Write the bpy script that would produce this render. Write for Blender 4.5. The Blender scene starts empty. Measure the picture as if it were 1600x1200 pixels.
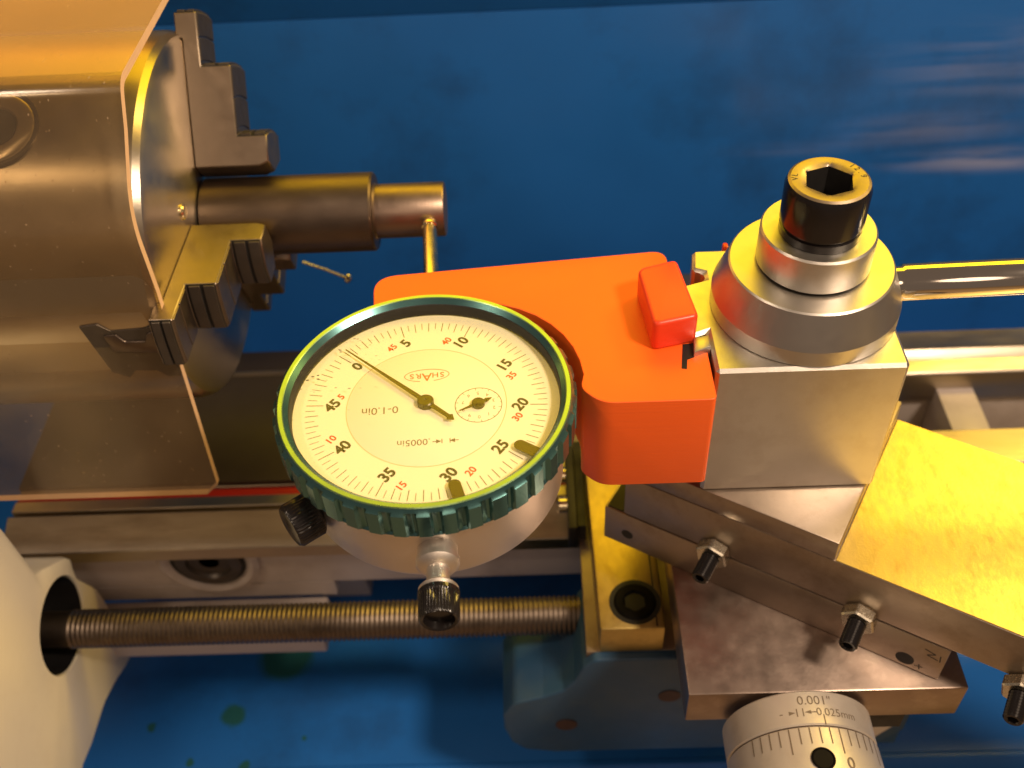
import bpy, bmesh, math, random
from math import sin, cos, pi, radians as R
from mathutils import Vector, Matrix
random.seed(7)
S = 0.01                      # one Blender unit = 100 mm; everything below is written in millimetres
sc = bpy.context.scene
COL = sc.collection

# ------------------------------------------------------------------ camera
cam_data = bpy.data.cameras.new("camera")
cam = bpy.data.objects.new("camera", cam_data)
COL.objects.link(cam)
cam_data.sensor_width = 36.0
cam_data.lens = 37.125
cam_data.clip_start = 0.05
cam_data.clip_end = 200
MW = Matrix(((0.99909524, 0.03396924, 0.02558895),
             (-0.00643632, 0.71552508, -0.69855739),
             (-0.042039, 0.69776067, 0.71509634)))
cam.matrix_world = Matrix.Translation(Vector((21.679, -138.385, 142.757)) * S) @ MW.to_4x4()
cam_data.dof.use_dof = True
cam_data.dof.focus_distance = 205 * S
cam_data.dof.aperture_fstop = 1.9
sc.camera = cam

# ------------------------------------------------------------------ world and lamps
w = bpy.data.worlds.new("World"); sc.world = w
w.use_nodes = True
bg = w.node_tree.nodes["Background"]
bg.inputs[0].default_value = (0.60, 0.43, 0.32, 1)
bg.inputs[1].default_value = 0.26

def lamp(name, loc, target, size, power, color, size_y=None, spread=None):
    d = bpy.data.lights.new(name, 'AREA')
    d.shape = 'RECTANGLE' if size_y else 'DISK'
    d.size = size * S
    if size_y: d.size_y = size_y * S
    d.energy = power
    d.color = color
    if spread: d.spread = R(spread)
    o = bpy.data.objects.new(name, d)
    o.location = Vector(loc) * S
    o.rotation_euler = (Vector(target) - Vector(loc)).to_track_quat('-Z', 'Y').to_euler()
    COL.objects.link(o)
    return o
# wide yellow shop lamp behind the machine, small yellow bulb to the right, warm lamp at front left
lamp("yellow_panel_lamp", (110, 520, 480), (30, 20, -40), 860, 330, (1.0, 0.66, 0.0), 330)
lamp("yellow_bulb", (430, 290, 390), (30, 10, -20), 150, 200, (1.0, 0.66, 0.14))
lamp("orange_guard_fill", (-330, 520, 250), (-80, 60, 20), 360, 60, (1.0, 0.42, 0.04), 200)  # added light, gives the guard's top panel its orange reflection
lamp("main_lamp", (275, -150, 360), (0, 10, -40), 80, 235, (1.0, 0.77, 0.55))
lamp("rear_fill_lamp", (40, -430, 330), (0, 20, -60), 200, 28, (1.0, 0.72, 0.50))
lamp("left_lamp", (-290, -130, 400), (-60, 60, -30), 70, 52, (1.0, 0.76, 0.54))

sc.view_settings.view_transform = 'Standard'
sc.view_settings.look = 'None'
sc.view_settings.exposure = 0.0
sc.view_settings.gamma = 1.0
sc.render.engine = 'CYCLES'
sc.cycles.max_bounces = 8
sc.cycles.transparent_max_bounces = 12

# ------------------------------------------------------------------ materials
class NT:
    def __init__(s, m):
        s.t = m.node_tree; s.n = s.t.nodes; s.l = s.t.links
    def node(s, typ, **kw):
        n = s.n.new(typ)
        for k, v in kw.items():
            if k in n.inputs: n.inputs[k].default_value = v
            else: setattr(n, k, v)
        return n
    def link(s, a, b): s.l.new(a, b)

def mat(name, color, rough=0.5, metal=0.0, var=0.12, scale=12.0, stretch=(1, 1, 1), bump=0.0, bscale=60.0,
        rvar=0.12, dirt=None, dirt_amt=0.5, dirt_scale=6.0, spec=0.5, coat=0.0, brush=None, edge=None, aniso=0):
    """Principled surface whose colour, gloss and relief vary with noise in object space (scale per 100 mm)."""
    m = bpy.data.materials.new(name); m.use_nodes = True
    N = NT(m); P = N.n["Principled BSDF"]
    P.inputs["Metallic"].default_value = metal
    P.inputs["Specular IOR Level"].default_value = spec
    P.inputs["Coat Weight"].default_value = coat
    P.inputs["Coat Roughness"].default_value = 0.12
    tc = N.node("ShaderNodeNewGeometry")
    mp = N.node("ShaderNodeMapping"); mp.inputs["Scale"].default_value = stretch
    N.link(tc.outputs["Position"], mp.inputs["Vector"])
    nz = N.node("ShaderNodeTexNoise"); nz.inputs["Scale"].default_value = scale; nz.inputs["Detail"].default_value = 6
    N.link(mp.outputs[0], nz.inputs["Vector"])
    mx = N.node("ShaderNodeMix", data_type='RGBA')
    c = color
    mx.inputs["A"].default_value = (c[0]*(1-var), c[1]*(1-var), c[2]*(1-var), 1)
    mx.inputs["B"].default_value = (min(1, c[0]*(1+var)), min(1, c[1]*(1+var)), min(1, c[2]*(1+var)), 1)
    N.link(nz.outputs["Fac"], mx.inputs["Factor"])
    out = mx.outputs["Result"]
    if dirt:
        dz = N.node("ShaderNodeTexNoise"); dz.inputs["Scale"].default_value = dirt_scale; dz.inputs["Detail"].default_value = 9
        dz.inputs["Roughness"].default_value = 0.68
        N.link(mp.outputs[0], dz.inputs["Vector"])
        rp = N.node("ShaderNodeValToRGB")
        rp.color_ramp.elements[0].position = 0.50; rp.color_ramp.elements[0].color = (0, 0, 0, 1)
        rp.color_ramp.elements[1].position = 0.72; rp.color_ramp.elements[1].color = (dirt_amt,)*3 + (1,)
        N.link(dz.outputs["Fac"], rp.inputs[0])
        m2 = N.node("ShaderNodeMix", data_type='RGBA')
        m2.inputs["B"].default_value = (*dirt, 1)
        N.link(rp.outputs[0], m2.inputs["Factor"]); N.link(out, m2.inputs["A"])
        out = m2.outputs["Result"]
    N.link(out, P.inputs["Base Color"])
    mr = N.node("ShaderNodeMapRange")
    mr.inputs["To Min"].default_value = max(0.03, rough - rvar); mr.inputs["To Max"].default_value = min(1, rough + rvar)
    n2 = N.node("ShaderNodeTexNoise"); n2.inputs["Scale"].default_value = scale*2.3; n2.inputs["Detail"].default_value = 5
    N.link(mp.outputs[0], n2.inputs["Vector"]); N.link(n2.outputs["Fac"], mr.inputs["Value"])
    N.link(mr.outputs[0], P.inputs["Roughness"])
    if bump:
        b = N.node("ShaderNodeBump"); b.inputs["Strength"].default_value = 1.0
        b.inputs["Distance"].default_value = bump * S
        mb = N.node("ShaderNodeMapping"); mb.inputs["Scale"].default_value = brush or (1, 1, 1)
        N.link(tc.outputs["Position"], mb.inputs["Vector"])
        n3 = N.node("ShaderNodeTexNoise"); n3.inputs["Scale"].default_value = bscale; n3.inputs["Detail"].default_value = 4
        N.link(mb.outputs[0], n3.inputs["Vector"])
        N.link(n3.outputs["Fac"], b.inputs["Height"]); N.link(b.outputs[0], P.inputs["Normal"])
    return m

M = {}
M['satin'] = mat('satin_plated_steel', (0.58, 0.55, 0.51), 0.40, 1.0, var=0.07, scale=14, bump=0.022, bscale=330, rvar=0.08, dirt=(0.40, 0.33, 0.26), dirt_amt=0.35, dirt_scale=10)
M['turned'] = mat('turned_steel', (0.55, 0.52, 0.48), 0.38, 1.0, var=0.05, scale=20, bump=0.004, bscale=120, brush=(0.3, 0.3, 6), rvar=0.04)
M['ground'] = mat('ground_steel', (0.42, 0.38, 0.35), 0.38, 1.0, var=0.16, scale=9, bump=0.015, bscale=90, brush=(6, 0.6, 0.6), dirt=(0.10, 0.07, 0.05), dirt_amt=0.45)
M['slide'] = mat('compound_steel', (0.40, 0.33, 0.27), 0.42, 1.0, var=0.15, scale=9, bump=0.012, bscale=160, dirt=(0.16, 0.11, 0.07), dirt_amt=0.5, dirt_scale=9)
M['slide_top'] = mat('yellow_tinted_ground_steel', (0.58, 0.44, 0.16), 0.46, 1.0, var=0.14, scale=40, stretch=(1, 0.5, 1), bump=0.03, bscale=170, dirt=(0.36, 0.24, 0.07), dirt_amt=0.5, dirt_scale=30, rvar=0.12)  # yellow lamp light is put into this steel's base colour
M['cross'] = mat('worn_slide_steel', (0.34, 0.265, 0.225), 0.36, 1.0, var=0.2, scale=11, bump=0.014, bscale=120, dirt=(0.60, 0.50, 0.42), dirt_amt=0.35, dirt_scale=16)
M['way'] = mat('bed_way_steel', (0.40, 0.34, 0.27), 0.36, 1.0, var=0.2, scale=10, stretch=(0.3, 1, 1), bump=0.02, bscale=50, brush=(0.15, 2, 2), dirt=(0.14, 0.10, 0.06), dirt_amt=0.6)
M['chuck'] = mat('chuck_steel', (0.52, 0.45, 0.35), 0.32, 1.0, var=0.08, scale=8, bump=0.006, bscale=150, rvar=0.07)
def radial_turned(m, amount=0.75):
    N = NT(m); P = N.n["Principled BSDF"]; P.inputs["Anisotropic"].default_value = amount; P.inputs["Anisotropic Rotation"].default_value = 0.25
    t = N.node("ShaderNodeTangent", direction_type='RADIAL', axis='X'); N.link(t.outputs[0], P.inputs["Tangent"])
radial_turned(M['chuck'])
M['jaw'] = mat('jaw_steel', (0.30, 0.245, 0.20), 0.42, 1.0, var=0.12, scale=14, bump=0.012, bscale=100, brush=(0.4, 5, 5))
M['jaw_dark'] = mat('dark_jaw_steel', (0.075, 0.062, 0.052), 0.42, 0.6, var=0.3, scale=20, bump=0.01, bscale=140)
M['work'] = mat('cold_rolled_bar', (0.15, 0.115, 0.09), 0.42, 1.0, var=0.22, scale=14, stretch=(0.5, 1, 1), bump=0.012, bscale=60, brush=(0.2, 3, 3), dirt=(0.08, 0.05, 0.04), dirt_amt=0.5)
M['work_cut'] = mat('turned_bar_end', (0.25, 0.185, 0.145), 0.40, 1.0, var=0.1, scale=12, bump=0.018, bscale=70, brush=(5, 0.2, 0.2))
M['chrome'] = mat('polished_rod', (0.74, 0.69, 0.62), 0.10, 1.0, var=0.03, rvar=0.03)
M['brass'] = mat('plunger_steel', (0.72, 0.62, 0.40), 0.24, 1.0, var=0.05)
M['nut'] = mat('zinc_nut', (0.66, 0.62, 0.52), 0.27, 1.0, var=0.12, scale=60)
M['black'] = mat('black_oxide', (0.010, 0.008, 0.008), 0.20, 0.0, var=0.3, scale=30, rvar=0.06, spec=0.45)
M['black_top'] = mat('lit_black_oxide_face', (0.34, 0.27, 0.20), 0.40, 1.0, var=0.2, scale=30)  # bolt top coloured pale as lit; the bolt itself is black
M['bench'] = mat('bench_top', (0.34, 0.24, 0.16), 0.6, 0.0, var=0.2, scale=2, stretch=(1, 6, 1))
M['black_dull'] = mat('dull_black_oxide', (0.006, 0.005, 0.004), 0.55, 0.0, spec=0.08)
M['alu'] = mat('matte_aluminium', (0.60, 0.54, 0.47), 0.48, 0.55, var=0.05, scale=14, bump=0.012, bscale=140, brush=(0.3, 5, 0.3), dirt=(0.30, 0.24, 0.18), dirt_amt=0.35, dirt_scale=9)
M['hole'] = mat('black_parts_and_recess_shade', (0.008, 0.007, 0.007), 0.6, 0.0)  # black stands in for shade in holes and gaps; black parts share it
M['orange'] = mat('orange_print', (0.92, 0.125, 0.013), 0.42, 0.0, var=0.04, scale=8, bump=0.07, bscale=26, brush=(0.05, 0.05, 12), rvar=0.05)
M['red_print'] = mat('red_orange_print', (0.80, 0.055, 0.014), 0.36, 0.0, var=0.05, scale=8, bump=0.05, bscale=26, brush=(0.05, 0.05, 12), rvar=0.05)
M['teal'] = mat('teal_anodised', (0.10, 0.235, 0.24), 0.24, 0.9, var=0.06, scale=10, rvar=0.04)
M['satin_body'] = mat('brushed_indicator_body', (0.74, 0.68, 0.62), 0.46, 1.0, var=0.05, bump=0.010, bscale=90, brush=(0.4, 0.4, 6))
M['dial'] = mat('dial_card', (0.86, 0.84, 0.72), 0.55, 0.0, var=0.01)
M['dial_rim'] = mat('dial_card_outer', (0.80, 0.76, 0.70), 0.55, 0.0, var=0.02)
M['ink'] = mat('black_print', (0.035, 0.028, 0.022), 0.6)
M['ink_soft'] = mat('grey_print', (0.16, 0.12, 0.08), 0.6)
M['red_ink'] = mat('red_print_ink', (0.75, 0.06, 0.03), 0.6)
M['logo_ink'] = mat('red_brown_print', (0.70, 0.16, 0.04), 0.6)
M['tan_ink'] = mat('tan_print', (0.72, 0.48, 0.26), 0.6)
M['needle'] = mat('needle_brown', (0.055, 0.038, 0.012), 0.35, 0.2)
M['cream'] = mat('cream_enamel', (0.84, 0.76, 0.58), 0.36, 0.0, var=0.03, scale=5, bump=0.03, bscale=16, coat=0.3, dirt=(0.50, 0.40, 0.28), dirt_amt=0.18, dirt_scale=5)
M['bed_paint'] = mat('shaded_cream_enamel', (0.50, 0.44, 0.42), 0.40, 0.0, var=0.08, scale=6, bump=0.07, bscale=14, dirt=(0.20, 0.15, 0.12), dirt_amt=0.4, dirt_scale=5)  # cream enamel with the shade put into its base colour
M['blue_cast'] = mat('blue_casting_enamel', (0.020, 0.066, 0.135), 0.42, 0.0, var=0.10, scale=6, bump=0.05, bscale=18, dirt=(0.07, 0.10, 0.10), dirt_amt=0.4)
M['dark_red'] = mat('dark_red', (0.30, 0.010, 0.008), 0.45, 0.0, var=0.2, scale=20)  # plain red for the stripe along the front way
M['thread'] = mat('leadscrew_steel', (0.17, 0.135, 0.11), 0.44, 1.0, var=0.25, scale=8, dirt=(0.05, 0.035, 0.025), dirt_amt=0.8, dirt_scale=7)
M['cover'] = mat('brown_way_cover', (0.030, 0.021, 0.015), 0.5, 0.0, var=0.15, scale=7, bump=0.03, bscale=30, dirt=(0.05, 0.038, 0.025), dirt_amt=0.3)
M['sticker'] = mat('white_sticker', (0.78, 0.70, 0.60), 0.5)
M['rust'] = mat('dark_rust', (0.05, 0.022, 0.014), 0.6, var=0.3)

def blue_panel(name, blobs=False):
    m = mat(name, (0.018, 0.145, 0.50), 0.32, 0.0, spec=0.3, var=0.10, scale=3, bump=0.16, bscale=1.6, brush=(0.6, 1, 2.5), rvar=0.08,
            dirt=(0.016, 0.075, 0.24), dirt_amt=0.9, dirt_scale=1.3, coat=0.05)
    if blobs:
        N = NT(m); P = N.n["Principled BSDF"]
        src = P.inputs["Base Color"].links[0].from_socket
        g = N.node("ShaderNodeNewGeometry")
        for (x, y, r) in ((-84.7, 30.5, 4.0), (-70, 52, 9.0), (-112, 27, 1.6), (-60, 22, 1.0), (-101, 58, 1.5), (-78, 12, 2.2), (-96, 14, 1.4)):
            d = N.node("ShaderNodeVectorMath", operation='DISTANCE')
            nz = N.node("ShaderNodeTexNoise"); nz.inputs["Scale"].default_value = 14
            N.link(g.outputs["Position"], nz.inputs["Vector"])
            wp = N.node("ShaderNodeMix", data_type='VECTOR'); wp.inputs["Factor"].default_value = 0.035
            N.link(g.outputs["Position"], wp.inputs["A"]); N.link(nz.outputs["Color"], wp.inputs["B"])
            N.link(wp.outputs["Result"], d.inputs[0]); d.inputs[1].default_value = (x*S*0.965+0.0175, y*S*0.965+0.0175, -185*S*0.965+0.0175)
            rr = N.node("ShaderNodeMapRange"); rr.inputs["From Min"].default_value = r*S*0.8; rr.inputs["From Max"].default_value = r*S*1.15
            rr.inputs["To Min"].default_value = 0.85; rr.inputs["To Max"].default_value = 0.0
            N.link(d.outputs["Value"], rr.inputs["Value"])
            mx = N.node("ShaderNodeMix", data_type='RGBA'); mx.inputs["B"].default_value = (0.02, 0.10, 0.05, 1)
            N.link(rr.outputs[0], mx.inputs["Factor"]); N.link(src, mx.inputs["A"]); src = mx.outputs["Result"]
        N.link(src, P.inputs["Base Color"])
    return m
M['blue'] = blue_panel('blue_sheet_enamel')
def painted_sheen(m):
    # pale streaks of reflected light painted into the enamel colour, to the right
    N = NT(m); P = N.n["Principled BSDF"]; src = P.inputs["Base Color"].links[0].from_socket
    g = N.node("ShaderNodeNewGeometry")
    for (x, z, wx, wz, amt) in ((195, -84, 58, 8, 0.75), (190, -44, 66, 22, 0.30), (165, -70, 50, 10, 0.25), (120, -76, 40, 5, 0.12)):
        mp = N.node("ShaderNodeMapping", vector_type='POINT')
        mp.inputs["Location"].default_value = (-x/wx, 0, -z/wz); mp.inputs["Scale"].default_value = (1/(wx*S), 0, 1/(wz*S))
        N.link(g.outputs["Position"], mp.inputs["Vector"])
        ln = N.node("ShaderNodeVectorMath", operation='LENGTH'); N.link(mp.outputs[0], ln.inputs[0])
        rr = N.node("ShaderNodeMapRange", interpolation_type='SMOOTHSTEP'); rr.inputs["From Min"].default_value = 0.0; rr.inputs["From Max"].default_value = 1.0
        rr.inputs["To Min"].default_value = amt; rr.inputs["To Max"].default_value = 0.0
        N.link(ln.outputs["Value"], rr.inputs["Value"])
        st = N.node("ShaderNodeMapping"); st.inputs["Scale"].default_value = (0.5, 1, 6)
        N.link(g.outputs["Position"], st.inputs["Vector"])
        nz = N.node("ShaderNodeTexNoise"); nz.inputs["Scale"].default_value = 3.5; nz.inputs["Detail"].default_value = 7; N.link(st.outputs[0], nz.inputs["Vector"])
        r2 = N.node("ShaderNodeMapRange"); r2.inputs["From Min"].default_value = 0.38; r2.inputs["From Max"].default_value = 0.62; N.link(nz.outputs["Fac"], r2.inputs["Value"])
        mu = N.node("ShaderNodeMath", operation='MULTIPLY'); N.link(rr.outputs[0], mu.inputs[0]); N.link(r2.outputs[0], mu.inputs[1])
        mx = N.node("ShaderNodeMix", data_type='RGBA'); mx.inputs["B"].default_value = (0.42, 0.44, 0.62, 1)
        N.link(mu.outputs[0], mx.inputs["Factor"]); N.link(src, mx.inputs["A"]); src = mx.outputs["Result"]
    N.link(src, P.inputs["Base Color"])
painted_sheen(M['blue'])
M['tray'] = blue_panel('blue_tray_enamel', True)

def facing(N, f0):
    """Schlick reflectance that is the same on both sides of a thin sheet"""
    lw = N.node("ShaderNodeLayerWeight"); lw.inputs["Blend"].default_value = 0.5
    pw = N.node("ShaderNodeMath", operation='POWER'); pw.inputs[1].default_value = 5
    N.link(lw.outputs["Facing"], pw.inputs[0])
    ma = N.node("ShaderNodeMath", operation='MULTIPLY_ADD', use_clamp=True)
    ma.inputs[1].default_value = 1-f0; ma.inputs[2].default_value = f0
    N.link(pw.outputs[0], ma.inputs[0])
    return ma
def plastic_sheet():
    m = bpy.data.materials.new('smoky_clear_plastic'); m.use_nodes = True
    N = NT(m); N.n.remove(N.n["Principled BSDF"]); out = N.n["Material Output"]
    tr = N.node("ShaderNodeBsdfTransparent"); tr.inputs[0].default_value = (0.83, 0.78, 0.68, 1)
    df = N.node("ShaderNodeBsdfDiffuse"); df.inputs[0].default_value = (0.50, 0.36, 0.22, 1)
    gl = N.node("ShaderNodeBsdfGlossy"); gl.inputs["Roughness"].default_value = 0.16; gl.inputs[0].default_value = (0.9, 0.85, 0.8, 1)
    geo = N.node("ShaderNodeNewGeometry")
    nz = N.node("ShaderNodeTexNoise"); nz.inputs["Scale"].default_value = 5; nz.inputs["Detail"].default_value = 8
    N.link(geo.outputs["Position"], nz.inputs["Vector"])
    # fine scratches and dust specks
    mp = N.node("ShaderNodeMapping"); mp.inputs["Scale"].default_value = (1, 1, 1); mp.inputs["Rotation"].default_value = (0.3, 0.5, 0.6)
    N.link(geo.outputs["Position"], mp.inputs["Vector"])
    vo = N.node("ShaderNodeTexVoronoi"); vo.inputs["Scale"].default_value = 26
    mp2 = N.node("ShaderNodeMapping"); mp2.inputs["Scale"].default_value = (2.2, 0.7, 1.3)
    N.link(mp.outputs[0], mp2.inputs["Vector"]); N.link(mp2.outputs[0], vo.inputs["Vector"])
    sp = N.node("ShaderNodeMapRange"); sp.inputs["From Min"].default_value = 0.05; sp.inputs["From Max"].default_value = 0.10
    sp.inputs["To Min"].default_value = 0.45; sp.inputs["To Max"].default_value = 0.0
    N.link(vo.outputs["Distance"], sp.inputs["Value"])
    dm = N.node("ShaderNodeMapRange"); dm.inputs["From Min"].default_value = 0.3; dm.inputs["From Max"].default_value = 0.75
    dm.inputs["To Min"].default_value = 0.05; dm.inputs["To Max"].default_value = 0.14
    N.link(nz.outputs["Fac"], dm.inputs["Value"])
    ad = N.node("ShaderNodeMath", operation='ADD', use_clamp=True)
    N.link(sp.outputs[0], ad.inputs[0]); N.link(dm.outputs[0], ad.inputs[1])
    m1 = N.node("ShaderNodeMixShader"); N.link(ad.outputs[0], m1.inputs[0]); N.link(tr.outputs[0], m1.inputs[1]); N.link(df.outputs[0], m1.inputs[2])
    fm = facing(N, 0.05)
    bp = N.node("ShaderNodeBump"); bp.inputs["Distance"].default_value = 0.012*S*10; bp.inputs["Strength"].default_value = 0.4
    n4 = N.node("ShaderNodeTexNoise"); n4.inputs["Scale"].default_value = 9; N.link(geo.outputs["Position"], n4.inputs["Vector"])
    N.link(n4.outputs["Fac"], bp.inputs["Height"]); N.link(bp.outputs[0], gl.inputs["Normal"])
    m2 = N.node("ShaderNodeMixShader"); N.link(fm.outputs[0], m2.inputs[0]); N.link(m1.outputs[0], m2.inputs[1]); N.link(gl.outputs[0], m2.inputs[2])
    N.link(m2.outputs[0], out.inputs[0])
    return m
M['guard'] = plastic_sheet()
M['guard_edge'] = mat('sawn_plastic_edge', (0.72, 0.48, 0.32), 0.5, 0.0, var=0.1, scale=40)

def crystal():
    m = bpy.data.materials.new('dial_crystal'); m.use_nodes = True
    N = NT(m); N.n.remove(N.n["Principled BSDF"]); out = N.n["Material Output"]
    tr = N.node("ShaderNodeBsdfTransparent"); tr.inputs[0].default_value = (0.98, 0.97, 0.93, 1)
    gl = N.node("ShaderNodeBsdfGlossy"); gl.inputs["Roughness"].default_value = 0.10
    fr = facing(N, 0.022)
    m2 = N.node("ShaderNodeMixShader"); N.link(fr.outputs[0], m2.inputs[0]); N.link(tr.outputs[0], m2.inputs[1]); N.link(gl.outputs[0], m2.inputs[2])
    # dust specks and short scratches, mostly near the left rim
    g = N.node("ShaderNodeNewGeometry")
    mp = N.node("ShaderNodeMapping"); mp.inputs["Scale"].default_value = (1.0, 2.2, 1); mp.inputs["Rotation"].default_value = (0, 0, -0.6)
    N.link(g.outputs["Position"], mp.inputs["Vector"])
    vo = N.node("ShaderNodeTexVoronoi"); vo.inputs["Scale"].default_value = 42; N.link(mp.outputs[0], vo.inputs["Vector"])
    r1 = N.node("ShaderNodeMapRange"); r1.inputs["From Min"].default_value = 0.10; r1.inputs["From Max"].default_value = 0.16
    r1.inputs["To Min"].default_value = 0.75; r1.inputs["To Max"].default_value = 0.0; N.link(vo.outputs["Distance"], r1.inputs["Value"])
    dd = N.node("ShaderNodeVectorMath", operation='DISTANCE'); dd.inputs[1].default_value = (-0.235, 0.10, -0.024); N.link(g.outputs["Position"], dd.inputs[0])
    r2 = N.node("ShaderNodeMapRange"); r2.inputs["From Min"].default_value = 0.05; r2.inputs["From Max"].default_value = 0.16
    r2.inputs["To Min"].default_value = 1.0; r2.inputs["To Max"].default_value = 0.03; N.link(dd.outputs["Value"], r2.inputs["Value"])
    mu = N.node("ShaderNodeMath", operation='MULTIPLY'); N.link(r1.outputs[0], mu.inputs[0]); N.link(r2.outputs[0], mu.inputs[1])
    df = N.node("ShaderNodeBsdfDiffuse"); df.inputs[0].default_value = (0.10, 0.08, 0.06, 1)
    m3 = N.node("ShaderNodeMixShader"); N.link(mu.outputs[0], m3.inputs[0]); N.link(m2.outputs[0], m3.inputs[1]); N.link(df.outputs[0], m3.inputs[2])
    N.link(m3.outputs[0], out.inputs[0])
    return m
M['crystal'] = crystal()

# ------------------------------------------------------------------ mesh helpers
BASE = {}
def thing(name, label, cat, loc=(0, 0, 0), group=None):
    o = bpy.data.objects.new(name, None); COL.objects.link(o)
    o.empty_display_size = 0.05
    o.location = Vector(loc) * S
    o['label'] = label; o['category'] = cat
    if group: o['group'] = group
    BASE[o.name] = Vector(loc)
    return o

def part(name, bm, m, parent, bevel=0.0, seg=2, smooth=True, angle=32, label=None, offs=None, bangle=30):
    """link bm (millimetres, world axes) as ONE mesh child of parent"""
    me = bpy.data.meshes.new(name)
    base = BASE.get(parent.name, Vector((0, 0, 0))) if offs is None else Vector(offs)
    bmesh.ops.recalc_face_normals(bm, faces=bm.faces)
    if bevel:
        es = [e for e in bm.edges if len(e.link_faces) == 2 and e.calc_face_angle(0) > R(bangle)]
        bmesh.ops.bevel(bm, geom=es, offset=bevel, segments=seg, profile=0.5, affect='EDGES', clamp_overlap=True)
    for v in bm.verts: v.co = (v.co - base) * S
    bm.to_mesh(me); bm.free()
    ms = m if isinstance(m, (list, tuple)) else [m]
    for q in ms: me.materials.append(q)
    if smooth:
        me.shade_smooth(); me.set_sharp_from_angle(angle=R(angle))
    o = bpy.data.objects.new(name, me); COL.objects.link(o)
    o.parent = parent
    BASE[o.name] = base
    if label: o['label'] = label
    return o

def prism(pts, a, b, f):
    """extrude polygon pts (u,v) from a to b; f(u,v,w) -> world"""
    bm = bmesh.new()
    A = [bm.verts.new(f(u, v, a)) for u, v in pts]
    B = [bm.verts.new(f(u, v, b)) for u, v in pts]
    bm.faces.new(A); bm.faces.new(B[::-1])
    n = len(pts)
    for i in range(n):
        bm.faces.new((A[i], B[i], B[(i+1) % n], A[(i+1) % n]))
    return bm
XY = lambda u, v, w: Vector((u, v, w))
XZ = lambda u, v, w: Vector((u, w, v))
YZ = lambda u, v, w: Vector((w, u, v))
def box(x0, x1, y0, y1, z0, z1):
    return prism([(x0, y0), (x1, y0), (x1, y1), (x0, y1)], z0, z1, XY)
def join(*bms):
    out = bms[0]
    for b in bms[1:]:
        me = bpy.data.meshes.new("tmp"); b.to_mesh(me); b.free(); out.from_mesh(me); bpy.data.meshes.remove(me)
    return out
def fillet(pts, rad, n=6):
    """round polygon corners; rad is a number or a list"""
    out = []
    L = len(pts)
    for i, p in enumerate(pts):
        r = rad[i] if isinstance(rad, (list, tuple)) else rad
        p = Vector(p); a = Vector(pts[i-1]); b = Vector(pts[(i+1) % L])
        if r <= 0: out.append(tuple(p)); continue
        da = (a-p); db = (b-p); la, lb = da.length, db.length
        da.normalize(); db.normalize()
        ang = da.angle(db)
        t = min(r / math.tan(ang/2), la*0.49, lb*0.49)
        p0, p1 = p+da*t, p+db*t
        for k in range(n+1):
            s = k/n
            q = p0*(1-s)**2 + p*2*s*(1-s)*0.92 + p1*s*s + ((p0+p1)/2)*2*s*(1-s)*0.08
            out.append((q.x, q.y))
    return out
def frame(axis):
    w_ = Vector(axis).normalized()
    up = Vector((0, 0, 1)) if abs(w_.z) < 0.9 else Vector((1, 0, 0))
    u = up.cross(w_).normalized(); v = w_.cross(u)
    return u, v, w_
def loft(rings, cap0=True, cap1=True, closed=True):
    bm = bmesh.new(); V = [[bm.verts.new(p) for p in r] for r in rings]
    n = len(rings[0])
    for a, b in zip(V[:-1], V[1:]):
        for i in range(n if closed else n-1):
            j = (i+1) % n
            bm.faces.new((a[i], a[j], b[j], b[i]))
    if cap0: bm.faces.new(V[0][::-1])
    if cap1: bm.faces.new(V[-1])
    return bm
def lathe(prof, origin, axis=(0, 0, 1), n=64, cap0=True, cap1=True):
    """prof: list of (r or r(theta), h)"""
    u, v, w_ = frame(axis); o = Vector(origin); rings = []
    for r, h in prof:
        ring = []
        for i in range(n):
            t = 2*pi*i/n
            rr = r(t) if callable(r) else r
            ring.append(o + w_*h + (u*cos(t)+v*sin(t))*rr)
        rings.append(ring)
    return loft(rings, cap0, cap1)
def hexr(af, ph=0.0):
    return lambda t: (af/2)/cos(((t+ph) % (pi/3)) - pi/6)
def tube(pts, r, n=10):
    bm = bmesh.new(); rings = []
    P_ = [Vector(p) for p in pts]
    for i, p in enumerate(P_):
        d = (P_[min(i+1, len(P_)-1)] - P_[max(i-1, 0)]).normalized()
        u, v, _ = frame(d)
        rr = r[i] if isinstance(r, (list, tuple)) else r
        rings.append([p+(u*cos(2*pi*k/n)+v*sin(2*pi*k/n))*rr for k in range(n)])
    bm.free()
    return loft(rings)
def text_bm(s, size, f, bold=0.0, align='CENTER', sx=1.0):
    """flat lettering: f(u,v)-> world point; u right, v up in the text's own frame"""
    c = bpy.data.curves.new("t", 'FONT'); c.body = s; c.size = size; c.align_x = align; c.align_y = 'CENTER'
    c.offset = bold; c.resolution_u = 3
    o = bpy.data.objects.new("t", c); COL.objects.link(o)
    dg = bpy.context.evaluated_depsgraph_get(); dg.update()
    me = bpy.data.meshes.new_from_object(o.evaluated_get(dg))
    bpy.data.objects.remove(o); bpy.data.curves.remove(c)
    bm = bmesh.new(); bm.from_mesh(me); bpy.data.meshes.remove(me)
    for v in bm.verts: v.co = f(v.co.x*sx, v.co.y)
    return bm
def quad(pts):
    bm = bmesh.new(); bm.faces.new([bm.verts.new(p) for p in pts]); return bm
def flat(cx, cy, z, rot):
    c, s = cos(rot), sin(rot)
    return lambda u, v: Vector((cx+u*c-v*s, cy+u*s+v*c, z))
def polar(r, a, z=0.0): return Vector((r*cos(a), r*sin(a), z))

# ================================================================== LARGE STRUCTURE
# blue splash guard behind, blue tray below
g = thing('splash_guard', 'glossy blue sheet metal splash guard standing behind the lathe bed', 'splash guard', (40, 190, -185))
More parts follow.
